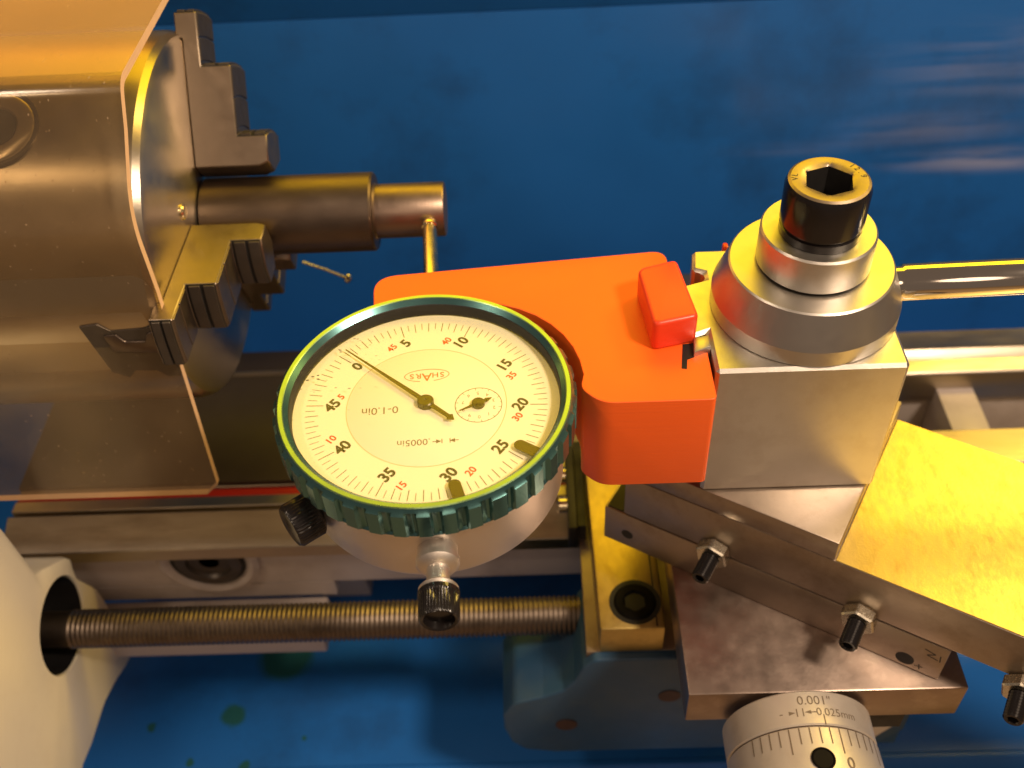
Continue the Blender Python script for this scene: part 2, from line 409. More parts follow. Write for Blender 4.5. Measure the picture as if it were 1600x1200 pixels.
# profile in (y,z): wall, soft bend, added lip leaning forward to fall dark
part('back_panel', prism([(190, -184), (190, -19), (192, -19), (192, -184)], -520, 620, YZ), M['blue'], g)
part('added_lip', prism([(190, -18.6), (172, 16), (174, 17), (192.4, -18.6)], -520, 620, YZ), M['blue'], g, label='blue lip added along the guard top, leaning forward to fall dark')
g = thing('chip_tray', 'glossy blue chip tray under the lathe with green oil drops', 'chip tray', (40, 100, -190))
part('tray_floor', box(-520, 620, 12, 189.6, -188, -185), M['tray'], g)
part('tray_front_flange', prism([(12, -185), (12, -188), (8, -199), (-26, -201), (-26, -199.5), (6.5, -197.5), (10, -185)], -520, 620, YZ), M['tray'], g, bevel=0.4)
g = thing('workbench', 'plain brown bench top under the front edge of the blue tray', 'workbench', (40, -100, -222))
part('bench_top', box(-700, 800, -700, 188, -224, -204), M['bench'], g)

# ------------------------------------------------------------------ bed
bed = thing('lathe_bed', 'cast lathe bed, cream paint coloured as if in shade, with steel ways running left to right below the chuck', 'lathe bed', (40, 80, -185))
X0, X1 = -138, 420
part('rear_way', prism([(122, -105), (114, -105), (111, -102.5), (108, -105), (103, -105), (102, -106), (102, -118), (122, -118)], X0, X1, YZ), M['way'], bed, bevel=0.3, seg=1)
part('front_way', prism([(77.5, -105), (64.2, -105), (63.9, -106), (60.6, -106), (60.4, -104.6), (56.4, -104.6), (56, -107), (54.6, -107), (54, -103.6), (43, -107.5), (42.5, -112), (77.5, -112)], X0, X1, YZ), M['way'], bed, bevel=0.25, seg=1)
part('way_cover', box(X0, 8, 64.6, 121.6, -104.9, -103.4), M['cover'], bed, bevel=0.3, label='flat dark brown cover over the ways under the chuck')
part('red_strip', box(X0, X1, 60.7, 63.8, -105.95, -105.6), M['dark_red'], bed, label='thin red stripe along the front way')
part('bed_wall', box(X0, X1, 46, 76, -130, -112.3), M['bed_paint'], bed, label='painted front wall under the way')
part('rear_wall', box(X0, X1, 104, 121, -184.5, -118.3), M['bed_paint'], bed)
for x in (-60, 62, 152, 262, 330):
    part('web', prism([(x, -185), (x, -112.4), (x+12, -112.4), (x+18, -185)], 76.3, 103.7, XZ), M['bed_paint'], bed, bevel=0.5)
part('bed_floor', box(X0, X1, 76.2, 103.8, -150, -146), M['bed_paint'], bed)
foot = prism(fillet([(X0, -112.6), (-45, -112.6), (-45, -140), (-47, -147), (X0, -147)], [0, 0, 2, 3, 0]), 31, 75.5, XZ)
part('bed_foot', prism(fillet([(31, -137.5), (45.8, -137.5), (45.8, -147), (31, -147)], 1.5), X0, -46.5, YZ), M['bed_paint'], bed, bevel=0.8, seg=3, label='painted flange of the bed foot')
part('foot_wall', box(X0, -43.5, 45.8, 75.8, -137, -130.2), M['bed_paint'], bed)
# round boss with a bolt in the bed wall
bx = (-79.5, 46, -117.5)
def bosscut(name, bm, *a, **k):      # the way overhang cuts the top of the boss off
    bmesh.ops.bisect_plane(bm, geom=bm.verts[:]+bm.edges[:]+bm.faces[:], plane_co=(0, 0, -112.5), plane_no=(0, 0, 1), clear_outer=True)
    return part(name, bm, *a, **k)
bosscut('boss', lathe([(15.8, 0), (15.4, 1.2), (13.6, 2.0), (12.6, 1.7), (11.6, 0.6)], bx, (0, -1, 0), 56), M['bed_paint'], bed, label='round painted boss on the bed wall')
bosscut('boss_recess', lathe([(11.4, 0.7), (9.3, 0.9)], bx, (0, -1, 0), 56), M['hole'], bed)
bosscut('boss_bolt', lathe([(10.0, 0.6), (9.9, 1.9), (8.2, 2.4), (6.8, 2.2), (6.2, 1.0), (3, 0.9)], (-79.0, 46, -116.9), (0, -1, 0), 40), M['jaw_dark'], bed, label='dark bolt set in the boss')
foot.free()

# ------------------------------------------------------------------ cream leadscrew bracket at the left end
br = thing('end_bracket', 'cream painted casting at far left that the leadscrew comes out of', 'bracket', (-140, 10, -150))
outl = [(20.8, -85), (36, -98.5), (33.5, -106), (39, -120), (41, -157), (33, -154.5), (25, -150), (15.6, -146.7), (2, -146), (-5.5, -144), (-20, -150), (-45, -150), (-45, -60), (10, -48), (19, -61)]
outl = fillet(outl, [0.3, 0.5, 4, 3, 5, 2, 2, 3, 4, 4, 2, 10, 10, 8, 4])
cy, cz, hr = 17.6, -106.2, 13.4
bm = bmesh.new()
# end face with a round bore: bridge outline to circle
N_ = 96
def resample(poly, n):
    P_ = [Vector(p) for p in poly]; L = [0]
    for i in range(len(P_)): L.append(L[-1] + (P_[(i+1) % len(P_)]-P_[i]).length)
    out = []
    for k in range(n):
        d = L[-1]*k/n; i = max(j for j in range(len(P_)) if L[j] <= d+1e-9)
        s = (d-L[i])/(L[i+1]-L[i]+1e-9); out.append(P_[i].lerp(P_[(i+1) % len(P_)], s))
    return out
outline = resample(outl, N_)
def bridge_ring(x, pts2, c, r):
    angs = [math.atan2(p.y-c[1], p.x-c[0]) for p in pts2]
    return [Vector((x, c[0]+r*cos(a), c[1]+r*sin(a))) for a in angs]
hole_c = (cy+1, cz-1)
def ringx(x, grow=0): return [Vector((x, p.x, p.y)) for p in outline]
def shrink(x, d):
    c = Vector((0, -105)); return [Vector((x, c.x+(p.x-c.x)*(1-d), c.y+(p.y-c.y)*(1-d))) for p in outline]
rings = [shrink(-190, 0), ringx(-113.5), shrink(-112.3, 0.012), shrink(-112, 0.03)]
rings += [bridge_ring(-112, outline, hole_c, hr+0.3), bridge_ring(-112.8, outline, hole_c, hr), bridge_ring(-135, outline, hole_c, hr)]
bmb = loft(rings, True, True)
part('bracket_casting', bmb, M['cream'], br, angle=40)
part('bore', lathe([(hr-0.25, 0), (hr-0.25, 22.0)], (-134.5, hole_c[0], hole_c[1]), (1, 0, 0), 48, True, False), M['hole'], br, label='dark bore of the bracket')

# ------------------------------------------------------------------ leadscrew
ls = thing('leadscrew', 'long threaded steel leadscrew running below the bed front', 'leadscrew', (-20, 20, -112))
pitch, x0, x1, n = 1.35, -110.0, 34.0, 26
k = int((x1-x0)/pitch)*4
rings = []
for i in range(k+1):
    ring = []
    for j in range(n):
        t = 2*pi*j/n
        ph = (i/4.0) % 1
        rr = (5.4, 5.4, 4.95, 4.95)[i % 4]
        ring.append(Vector((x0 + i*pitch/4 + 0.3*math.sin(0), 19 + rr*cos(t), -110 + rr*sin(t))))
    rings.append(ring)
o = part('thread', loft(rings), M['thread'], ls, smooth=True, angle=60); o['kind'] = 'stuff'
part('shank', lathe([(5.0, 0), (5.0, 14)], (-123.5, 19, -110), (1, 0, 0), 32), M['thread'], ls)

# ------------------------------------------------------------------ saddle and apron
sd = thing('carriage', 'lathe carriage saddle with a blue apron under the cross slide', 'carriage', (75, 40, -105))
part('saddle_plate', box(31.5, 122, 2.4, 124, -104.4, -101.4), M['slide'], sd, bevel=0.4)
part('saddle_block', box(58, 108, 3, 124, -101.2, -85.4), M['slide'], sd, bevel=0.4)
brk = join(prism([(34.9, 2), (51.2, 2), (51.2, 66), (33.8, 66)], -101, -90, XY))
part('front_gib_block', brk, M['slide_top'], sd, bevel=0.7, label='steel block coloured as if lit yellow at the left front of the saddle')
part('groove_shade', box(49.0, 49.4, 2.6, 60, -89.98, -89.9), M['hole'], sd)
def cap_screw(parent, c, ax, r, h, hexaf, name='cap_screw', nn=48, mtop=None, knurl=False, depth=None):
    depth = depth or h*0.6
    body = lathe([(r*0.97, 0), (r, 0.3), (r, h-0.6), (r-0.6, h), (lambda t: hexaf/2*1.22, h), (hexr(hexaf), h-0.5), (hexr(hexaf), h-depth)], c, ax, nn)
    return part(name, body, mtop or M['black'], parent, angle=28)
part('counterbore', lathe([(6.6, 0), (6.6, 0.12)], (44.2, 9.8, -90.03), (0, 0, 1), 40), M['hole'], sd)
cap_screw(sd, (44.2, 9.8, -90.6), (0, 0, 1), 5.4, 1.3, 5.0, depth=1.1, mtop=M['black_dull'])
# apron: bell-shaped front, extruded back
ap = [(10.4, -146), (8.6, -138), (8.6, -130), (12, -123.4), (20, -120.3), (25.5, -117), (28.5, -112), (30.5, -105.5), (33.5, -101.6), (121, -101.6), (121, -153), (23, -153.2), (14, -151)]
ap = fillet(ap, [3, 2, 3, 4, 2, 3, 2, 3, 2, 0, 0, 3, 3])
apr = part('apron', prism(ap, 0, 24, XZ), M['blue_cast'], sd, bevel=0.7, seg=3, bangle=50, label='bell-shaped blue cast apron')
for hx, hz in ((26.1, -136), (53.9, -121)):
    part('screw_hole', lathe([(3.0, 0), (3.0, 0.25)], (hx, -0.02, hz), (0, -1, 0), 28), M['rust'], apr)
# faceted blue boss with white sticker, right of the collar
tagp = prism([(98, -104), (119, -104), (119, -137), (109, -151), (98, -151)], -3.6, -0.2, XZ)
part('lever_plate', tagp, M['blue_cast'], sd, bevel=0.5)
lab = part('sticker', prism([(100.5, -113), (116.8, -113), (117.2, -131), (110.6, -142.5), (100.5, -138)], -3.85, -3.7, XZ), M['sticker'], sd, label='white sticker with a curved black arrow')
arr = []
for i in range(9):
    a = R(70 - i*14); arr.append((104.5+4.2*cos(a), -127+6.5*sin(a)))
pts = [(x+0.9, z) for x, z in arr] + [(x-0.9, z) for x, z in arr[::-1]]
part('arrow', join(prism(pts, -3.98, -3.9, XZ), prism([(102.6, -132.5), (108.6, -131), (104.0, -136.6)], -3.98, -3.9, XZ)), M['ink'], sd)
# way wiper with its two screws
part('wiper_plate', box(28.5, 31.0, 37, 70, -103.9, -94.5), M['hole'], sd, bevel=0.4)
part('wiper_felt', box(31.2, 33.4, 38, 69, -103.9, -95), M['hole'], sd)
for wy in (57.3, 46.4):
    part('wiper_screw', lathe([(2.3, 0), (2.3, 2.2), (1.6, 2.8), (0.9, 2.8)], (28.4, wy, -96.2), (-1, 0, 0), 20), M['brass'], sd)

# ------------------------------------------------------------------ cross slide
cs = thing('cross_slide', 'worn brown steel cross slide plate under the angled compound slide', 'cross slide', (82, 30, -85))
part('slide_plate', prism([(52.2, -25.5), (113.3, -25.5), (113.3, 118), (52.2, 118)], -84.6, -72.5, XY), M['cross'], cs, bevel=0.5)
part('dovetail', prism([(63, -24), (103, -24), (99, -1), (66, -1)], -93, -84.8, XY), M['hole'], cs)
col = thing('feed_dial', 'silver graduated feed dial at the lower right marked 0.001 and 0.025mm', 'graduated dial', (77, -40, -85))
cxx, czz, cr = 77.0, -85.0, 16.4
part('fixed_collar', lathe([(cr-0.4, 0), (cr, 0.4), (cr, 7.6), (cr-0.3, 7.9)], (cxx, -27, czz), (0, -1, 0), 96), M['alu'], col)
part('joint_line', lathe([(cr-0.5, 0), (cr-0.5, 0.4)], (cxx, -34.95, czz), (0, -1, 0), 96), M['rust'], col)
part('graduated_ring', lathe([(cr-0.2, 0), (cr+0.1, 0.3), (cr+0.9, 22), (cr+0.4, 22.4)], (cxx, -35.3, czz), (0, -1, 0), 96), M['alu'], col)
part('handwheel_hub', lathe([(12, 0), (12, 8), (17, 9), (17.5, 20), (14, 23)], (cxx, -57.8, czz), (0, -1, 0), 64), M['black'], col)
def onring(a0, y0, rr):
    # a: angle from +Z towards +X ; u along circumference, v along +Y
    return lambda u, v: Vector((cxx+(rr)*sin(a0+u/rr), y0+v, czz+rr*cos(a0+u/rr)))
bmt = text_bm('0.001"', 2.9, onring(R(4), -29.5, cr+0.04))
bmt = join(bmt, text_bm("0.025mm", 2.5, onring(R(20), -32.1, cr+0.04)))
f = onring(R(-8), -32.1, cr+0.04)
for u0, u1 in ((-4.4, -1.4), (1.2, 3.4)):
    bmt = join(bmt, quad([f(u0, -0.12), f(u1, -0.12), f(u1, 0.12), f(u0, 0.12)]))
for u in (-0.7, 0.6):
    bmt = join(bmt, quad([f(u-0.12, -0.9), f(u+0.12, -0.9), f(u+0.12, 0.9), f(u-0.12, 0.9)]))
bmt = join(bmt, quad([f(-1.0, 0), f(-2.4, 0.45), f(-2.4, -0.45)]), quad([f(0.9, 0), f(2.3, -0.45), f(2.3, 0.45)]))
f = onring(R(9), -34.0, cr+0.04)
bmt = join(bmt, quad([f(-0.14, -0.9), f(0.14, -0.9), f(0.14, 1.1), f(-0.14, 1.1)]))
part('printed_scale', bmt, M['ink_soft'], col, smooth=False)
bmt = bmesh.new()
for i in range(-9, 10):
    a = R(18 + i*7.4); L = 3.6
    if i % 5 == 0: L = 5.6
    rr = cr+0.28
    for (v0, v1) in ((0.0, -L),):
        p = []
        for du, vv in ((-0.13, v0), (0.13, v0), (0.13, v1), (-0.13, v1)):
            rad = cr+0.15+0.0365*(-vv+0.3)+0.03
            p.append(Vector((cxx+rad*sin(a+du/rad), -35.6+vv, czz+rad*cos(a+du/rad))))
        bmt.faces.new([bmt.verts.new(q) for q in p])
bmt = join(bmt, text_bm("0", 3.6, (lambda u, v: Vector((cxx+(cr+0.55)*sin(R(21)+u/cr), -43.3+v, czz+(cr+0.55+0.0365*-v)*cos(R(21)+u/cr))))))
part('graduations', bmt, M['ink_soft'], col, smooth=False)
ss = Vector((cxx+(cr+0.2)*sin(R(1)), -42.6, czz+(cr+0.2)*cos(R(1))))
part('set_screw', lathe([(2.5, 0.3), (2.2, 0.55), (1.9, 0.2), (1.75, -0.5)], ss, (0.03, 0.02, 1), 28), M['black_dull'], col)

# ------------------------------------------------------------------ compound slide (rotated)
th = R(-30.5)
e = Vector((cos(th), sin(th), 0)); nn_ = Vector((-0.508, -0.862, 0)).normalized()
def SN(s_, t_, z_):            # s along the slide, t = distance back from the front face
    return e*s_ + nn_*(-33.9 - t_) + Vector((0, 0, z_))
cp = thing('compound_slide', 'steel compound slide set at an angle under the tool post, top coloured as if lit yellow', 'compound slide', SN(60, 23, -72.5))
fst = lambda u, v, w_: SN(u, v, w_)
part('lower_slide', prism([(22.3, 0), (104, 0), (104, 46), (22.3, 46)], -72.4, -60.3, fst), M['slide'], cp, bevel=0.35)
part('gib_gap', prism([(23, 0.5), (103, 0.5), (103, 45), (23, 45)], -60.28, -59.9, fst), M['hole'], cp)
part('upper_slide', prism([(27.3, 0), (215, 0), (215, 46), (27.3, 46)], -59.85, -46.2, fst), M['slide'], cp, bevel=0.35)
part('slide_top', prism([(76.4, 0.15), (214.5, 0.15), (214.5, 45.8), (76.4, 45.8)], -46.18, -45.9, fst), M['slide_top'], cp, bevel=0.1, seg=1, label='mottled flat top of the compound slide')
part('raised_platform', prism([(27.5, 0.0), (76.2, 0.0), (76.2, 46), (27.5, 46)], -46.1, -40.05, fst), M['slide'], cp, bevel=0.35)
for s_, z_, r_ in ((28.6, -67.6, 1.5), (96.2, -69.4, 2.0)):
    part('threaded_hole', lathe([(r_, -0.5), (r_, 0.05)], SN(s_, 0, z_), nn_, 24), M['hole'], cp)
# marker scribble near the right end of the lower slide
scr = []
for (a0, b0, a1, b1) in ((99.2, -63.0, 101.6, -63.6), (101.6, -63.6, 100.0, -64.8), (100.0, -64.8, 102.4, -65.3), (102.6, -63.4, 102.9, -65.6), (98.5, -70.4, 100.2, -70.0), (99.3, -69.3, 99.7, -71.2)):
    d = Vector((a1-a0, b1-b0)).normalized(); px, pz = -d.y*0.14, d.x*0.14
    scr.append(quad([SN(a0+px, -0.05, b0+pz), SN(a1+px, -0.05, b1+pz), SN(a1-px, -0.05, b1-pz), SN(a0-px, -0.05, b0-pz)]))
for q_ in scr: part('pen_mark', q_, M['ink'], cp, smooth=False)
def gib_screw(s_, z_):
    o_ = SN(s_, 0, z_)
    nut = part('lock_nut', lathe([(hexr(6.2, .3), 0.02), (hexr(7.0, .3), 0.35), (hexr(7.0, .3), 2.6), (hexr(6.3, .3), 3.0), (2.1, 3.0), (2.1, 1.0)], o_, nn_, 48, True, False), M['nut'], cp, angle=20)
    pr_ = [(2.0, 0.5)]
    h = 2.8
    while h < 9.0:
        pr_ += [(1.75, h), (2.05, h+0.35)]; h += 0.7
    pr_ += [(1.7, 9.2), (1.2, 9.2), (hexr(1.9), 9.0), (hexr(1.9), 7.8)]
    part('adjusting_screw', lathe(pr_, o_, nn_, 24), M['black'], nut)
for s_, z_ in ((50.6, -58.9), (84.6, -60.2), (118.6, -61.0)):
    gib_screw(s_, z_)

# ------------------------------------------------------------------ tool post
tp = thing('tool_post', 'silver square quick-change tool post with stepped round head and black socket bolt', 'tool post', (75, 24, -40))
blk = [(56, 5.5), (93.3, 5.5), (93.3, 42.8), (56, 42.8), (55.2, 36.5), (57.6, 35.4), (57.6, 33.2), (51.6, 31.2), (51.3, 15.2), (55.9, 17.0)]
part('block', prism(blk, -39.95, -3, XY), M['satin'], tp, bevel=0.7, seg=1)
ax0 = (76.2, 24.3, 0)
hd = part('cam_head', lathe([(18.5, -3.0), (18.8, -2.7), (18.8, 0.8), (18.65, 1.2), (16.15, 8.0), (15.8, 8.3), (8, 8.3)], ax0, (0, 0, 1), 128), M['turned'], tp, angle=12)
part('washer', lathe([(10.6, 8.7), (11.05, 9.2), (11.05, 16.2), (10.7, 16.6), (7.5, 16.6)], (76.3, 24.1, 0), (0, 0, 1), 80), M['satin'], tp, angle=30)
bolt = part('socket_bolt', lathe([(7.75, 16.7), (7.75, 18.3), (7.35, 18.5), (7.35, 19.0), (7.9, 19.3), (7.95, 26.6), (7.5, 27.9)], (76.2, 23.3, 0), (0, 0, 1), 80, True, False), M['black'], tp, angle=28)
part('bolt_face', lathe([(7.5, 27.9), (7.0, 28.2), (5.6, 28.2), (4.9, 28.0), (hexr(8.3, 0.2), 27.75), (hexr(8.3, 0.2), 27.6)], (76.2, 23.3, 0), (0, 0, 1), 96, False, False), M['black_top'], bolt, angle=28)
part('socket', lathe([(hexr(8.32, 0.2), 27.7), (hexr(8.2, 0.2), 18.7)], (76.2, 23.3, 0), (0, 0, 1), 96, False, True), M['hole'], bolt, angle=28, label='black hexagonal socket')
def arc_text(s, r, a, size):
    bms = []
    for i, ch in enumerate(s):
        aa = a - i*size*0.72/r
        bms.append(text_bm(ch, size, flat(76.2+r*cos(aa), 23.3+r*sin(aa), 28.24, aa-pi/2)))
    return join(*bms)
part('grade_mark', arc_text("12.9", 6.25, R(38), 1.7), M['ink'], bolt, smooth=False)
part('maker_mark', arc_text("VL", 6.25, R(176), 1.7), M['ink'], bolt, smooth=False)
hl = part('handle_rod', tube([(93, 24.5, 1.6), (95.0, 24.5, 1.6), (95.4, 24.5, 1.6), (135, 25.3, 1.6), (230, 27.2, 1.6)], [3.3, 3.3, 3.75, 3.75, 3.75], 40), M['chrome'], tp, angle=50, label='chrome handle rod sticking out to the right')
part('red_catch', box(62.8, 64.0, 43.2, 45, -6, -2.8), M['red_print'], tp, bevel=0.4)

# ------------------------------------------------------------------ orange printed holder
oh = thing('indicator_holder', 'bright orange 3D-printed holder clamped between the dial indicator and tool post', 'holder', (25, 25, -29))
poly = [(55.4, -0.9), (33.5, -0.9), (29.6, 3.2)]
for i in range(0, 15):
    a = R(13 + i*7.2); rr = 31.2 + 1.6*math.sin(pi*min(1, i/8.0))
    if i > 8: rr = 31.2
    poly.append((rr*cos(a), rr*sin(a)))
poly += [(-13.6, 38.9), (50.4, 44.4), (50.4, 30.8), (50.5, 16.3), (55.2, 15.6)]
rads = [1.2, 6, 3] + [0]*15 + [5, 3.0, 0, 0, 0.3]
poly = fillet(poly, rads, 7)
part('holder_body', prism(poly, -29, -4.0, XY), M['orange'], oh, bevel=1.5, seg=4, angle=60, bangle=45)
# fine slit beside the dovetail clamp and the clamp tab
part('slit', prism([(49.6, 7.6), (50.6, 7.4), (51.0, 10.0), (52.4, 10.6), (52.7, 14.6), (50.6, 14.4)], -4.03, -3.93, XY), M['hole'], oh)
cl = prism(fillet([(44.3, 12.6), (53.4, 14.8), (51.0, 32.6), (42.6, 30.0)], [1.4, 1.4, 1.2, 2.2]), -4.0, 3.3, XY)
part('clamp_tab', cl, M['red_print'], oh, bevel=1.0, seg=4, angle=60, label='raised red-orange clamp tab on top of the holder')
part('steel_key', prism([(52.3, 10.6), (55.9, 12.2), (55.9, 15.6), (52.7, 14.9)], -14, -2.6, XY), M['satin'], oh, bevel=0.3)

# ------------------------------------------------------------------ dial indicator
di = thing('dial_indicator', 'round dial indicator with teal bezel and cream face reading just past zero', 'dial indicator', (0, 0, -24))
tilt = R(3.6)
dirY = Vector((-sin(tilt), cos(tilt), 0))
# scalloped bezel ring
nb = 400
def scal(t):
    k_ = (t/(2*pi)*40) % 1.0
    return 28.8 if k_ < 0.60 else 27.7 + 0.35*abs((k_-0.8)/0.2)
bez = lathe([(25.7, -1.6), (25.75, -1.1), (26.85, -0.05), (27.75, -0.05), (28.25, -0.85), (scal, -1.3), (scal, -6.9), (28.2, -7.4), (27.0, -8.2), (24.5, -8.2)], (0, 0, 0), (0, 0, 1), nb, False, False)
M['bez_top'] = mat('teal_with_yellow_reflection', (0.27, 0.42, 0.20), 0.30, 0.9, var=0.05)  # teal lip with the yellow reflection painted into its colour
bezel = part('bezel', bez, M['teal'], di, angle=35, label='teal anodised bezel with scalloped edge')
part('bezel_lip', lathe([(26.7, -0.06), (26.86, 0.08), (27.62, 0.08), (27.82, -0.12)], (0, 0, 0), (0, 0, 1), 128, False, False), M['bez_top'], bezel)
part('gasket', lathe([(25.85, -1.0), (25.7, -1.15), (25.55, -2.5), (25.6, -3.9)], (0, 0, 0), (0, 0, 1), 128, False, False), M['hole'], di, label='black gasket inside the bezel')
part('dial_face', lathe([(25.6, -4.6), (25.6, -3.9), (25.0, -3.9)], (0, 0, 0), (0, 0, 1), 128), M['dial'], di)
part('inner_disc', lathe([(15.25, -3.92), (15.15, -3.86)], (0, 0, 0), (0, 0, 1), 128), M['dial'], di, label='raised inner disc of the dial')
part('printed_circle', lathe([(15.42, -3.87), (15.28, -3.87)], (0, 0, 0), (0, 0, 1), 128, False, False), M['tan_ink'], di)
part('case', lathe([(24.6, -23.6), (25.6, -23.0), (26.0, -22), (26.0, -8.25)], (0, 0, 0), (0, 0, 1), 128), M['satin_body'], di, angle=30)
part('crystal', lathe([(25.6, -2.45), (25.6, -2.35)], (0, 0, 0), (0, 0, 1), 96), M['crystal'], di)
Z = -3.86
rot = R(142-90)
def tick(a, r0, r1, wd):
    d = Vector((cos(a), sin(a), 0)); p = Vector((-sin(a), cos(a), 0))*wd/2
    z = Vector((0, 0, Z))
    return [z+d*r0-p, z+d*r1-p, z+d*r1+p, z+d*r0+p]
bm = bmesh.new()
for i in range(100):
    a = R(142 - 3.6*i)
    if i % 10 == 0: q = tick(a, 19.9, 23.2, 0.17)
    elif i % 2 == 0: q = tick(a, 20.7, 23.2, 0.15)
    else: q = tick(a, 21.4, 23.2, 0.12)
    bm.faces.new([bm.verts.new(p) for p in q])
o = part('tick_marks', bm, M['ink_soft'], di, smooth=False)
for kx in range(10):
    a = R(142 - 36*kx)
    rr = 18.1
    part('numeral', text_bm(str(5*kx), 3.15, flat(rr*cos(a), rr*sin(a), Z, rot), bold=0.11), M['ink'], di, smooth=False)
    if kx not in (0,):
        n_ = 50-5*kx
        da = 9.5 if kx in (1, 2) else -9.0
        if kx == 5: continue
        if kx > 5: da = 9.0
        if kx in (3, 4): da = -10.5
        r2 = {6: 19.0, 7: 20.0, 8: 19.2, 9: 16.9}.get(kx, 17.9)
        if kx in (6,): da = 12
        if kx in (7,): da = 10
        if kx in (8, 9): da = -9 if kx == 8 else -8
        a2 = a + R(da)
        part('reverse_numeral', text_bm(str(n_), 2.1, flat(r2*cos(a2), r2*sin(a2), Z, rot), bold=0.05), M['red_ink'], di, smooth=False)
pr_rot = pi + tilt
cr_, sr_ = cos(tilt), sin(tilt)
def body_pt(x, y): return (x*cr_-y*sr_, x*sr_+y*cr_)
def prn(name, s, size, x, y, m, **kw):
    bx_, by_ = body_pt(x, y)
    return part(name, text_bm(s, size, flat(bx_, by_, Z+0.03, pr_rot), **kw), m, di, smooth=False)
prn('range_print', '0-1.0in', 2.6, -8.9, -0.5, M['ink_soft'], sx=1.0)
prn('unit_print', '.0005in', 2.15, -2.5, -9.3, M['ink_soft'])
# two facing arrows
bm = bmesh.new()
for x, dr in ((2.7, -1), (4.2, 1)):
    for ptsx in ([(x, 0.55), (x+0.16, 0.55), (x+0.16, -0.55), (x, -0.55)], [(x, 0), (x+dr*1.0, 0.5), (x+dr*1.0, -0.5)], [(x+dr*0.9, -0.09), (x+dr*1.7, -0.09), (x+dr*1.7, 0.09), (x+dr*0.9, 0.09)]):
        vs = []
        for px_, py_ in ptsx:
            a_, b_ = body_pt(px_, -9.5+py_); vs.append(bm.verts.new((a_, b_, Z+0.03)))
        bm.faces.new(vs)
part('unit_arrows', bm, M['ink_soft'], di, smooth=False)
# oval logo
lx, ly = 0.2, 8.0
lg = [text_bm(ch, sz, flat(*body_pt(lx-off, ly+yo), Z+0.03, pr_rot), bold=0.02, sx=1.0) for ch, off, sz, yo in
      (('S', -3.0, 1.9, 0), ('H', -1.65, 1.9, 0), ('A', 0.0, 3.0, -0.35), ('R', 1.6, 1.9, 0), ('S', 2.95, 1.9, 0))]
ov = bmesh.new(); n0 = 60
pa = []
for i in range(n0+1):
    t = 2*pi*i/n0
    for sgn in (0, 1):
        A_, B_ = (4.45, 1.72) if sgn == 0 else (4.3, 1.57)
        x_, y_ = body_pt(lx+A_*cos(t), ly+B_*sin(t)); pa.append(ov.verts.new((x_, y_, Z+0.03)))
for i in range(n0):
    if 42 <= i < 48: continue
    ov.faces.new((pa[2*i], pa[2*i+1], pa[2*i+3], pa[2*i+2]))
part('logo', join(ov, *lg), M['logo_ink'], di, smooth=False)
# revolution counter sub-dial
sx_, sy_ = 10.0, -0.4
sub = part('counter_dial', lathe([(4.55, Z+0.02), (4.4, Z+0.02)], (sx_, sy_, 0), (0, 0, 1), 64, False, False), M['ink_soft'], di, smooth=False)
bm = bmesh.new()
for i in range(20):
    a = R(18*i+9); d = Vector((cos(a), sin(a), 0)); p = Vector((-sin(a), cos(a), 0))*0.05; c_ = Vector((sx_, sy_, Z+0.02))
    r0 = 3.9 if i % 2 else 4.15
    bm.faces.new([bm.verts.new(q) for q in (c_+d*r0-p, c_+d*4.5-p, c_+d*4.5+p, c_+d*r0+p)])
for i in range(10):
    a = pr_rot + pi/2 + R(36*i)
    bm = join(bm, text_bm(str(i), 1.15, flat(sx_+3.1*cos(a), sy_+3.1*sin(a), Z+0.02, pr_rot)))
part('counter_marks', bm, M['ink_soft'], sub, smooth=False)
# hands
def hand(c, a, L, tail, w0, w1, z0, z1, tw):
    d = Vector((cos(a), sin(a), 0)); p = Vector((-sin(a), cos(a), 0)); c = Vector(c)
    q = [c+d*L+p*w1, c+p*w0, c-d*(tail-1.6)+p*w0*0.8, c-d*(tail-1.2)+p*tw, c-d*tail, c-d*(tail-1.2)-p*tw, c-d*(tail-1.6)-p*w0*0.8, c-p*w0, c+d*L-p*w1]
    return prism([(v.x, v.y) for v in q], z0, z1, XY)
hb = (-0.1, 0.2, 0)
nd = part('needle', hand(hb, R(138.3), 22.6, 7.6, 0.52, 0.10, -3.05, -2.9, 0.85), M['needle'], di, smooth=False)
part('needle_hub', lathe([(1.6, -3.8), (1.6, -2.8), (1.35, -2.6), (0.4, -2.6), (0.3, -2.7)], hb, (0, 0, 1), 40), M['needle'], nd)
sn = part('counter_hand', hand((sx_, sy_, 0), R(207), 4.0, 2.9, 0.35, 0.08, -3.4, -3.25, 0.5), M['needle'], sub, smooth=False)
part('counter_hub', lathe([(1.25, -3.8), (1.25, -3.1), (0.9, -2.95)], (sx_, sy_, 0), (0, 0, 1), 32), M['needle'], sub)
# tolerance pointers
for a_ in (R(-33.0), R(-73.3)):
    d = Vector((cos(a_), sin(a_), 0)); p = Vector((-sin(a_), cos(a_), 0))
    pts = [d*25.6+p*1.15, d*21.3+p*1.15] + [d*21.3 - d*1.15*sin(R(t)) + p*1.15*cos(R(t)) for t in range(20, 180, 20)] + [d*21.3-p*1.15, d*25.6-p*1.15]
    part('tolerance_pointer', prism([(v.x, v.y) for v in pts], -3.1, -2.9, XY), M['needle'], di, smooth=False)
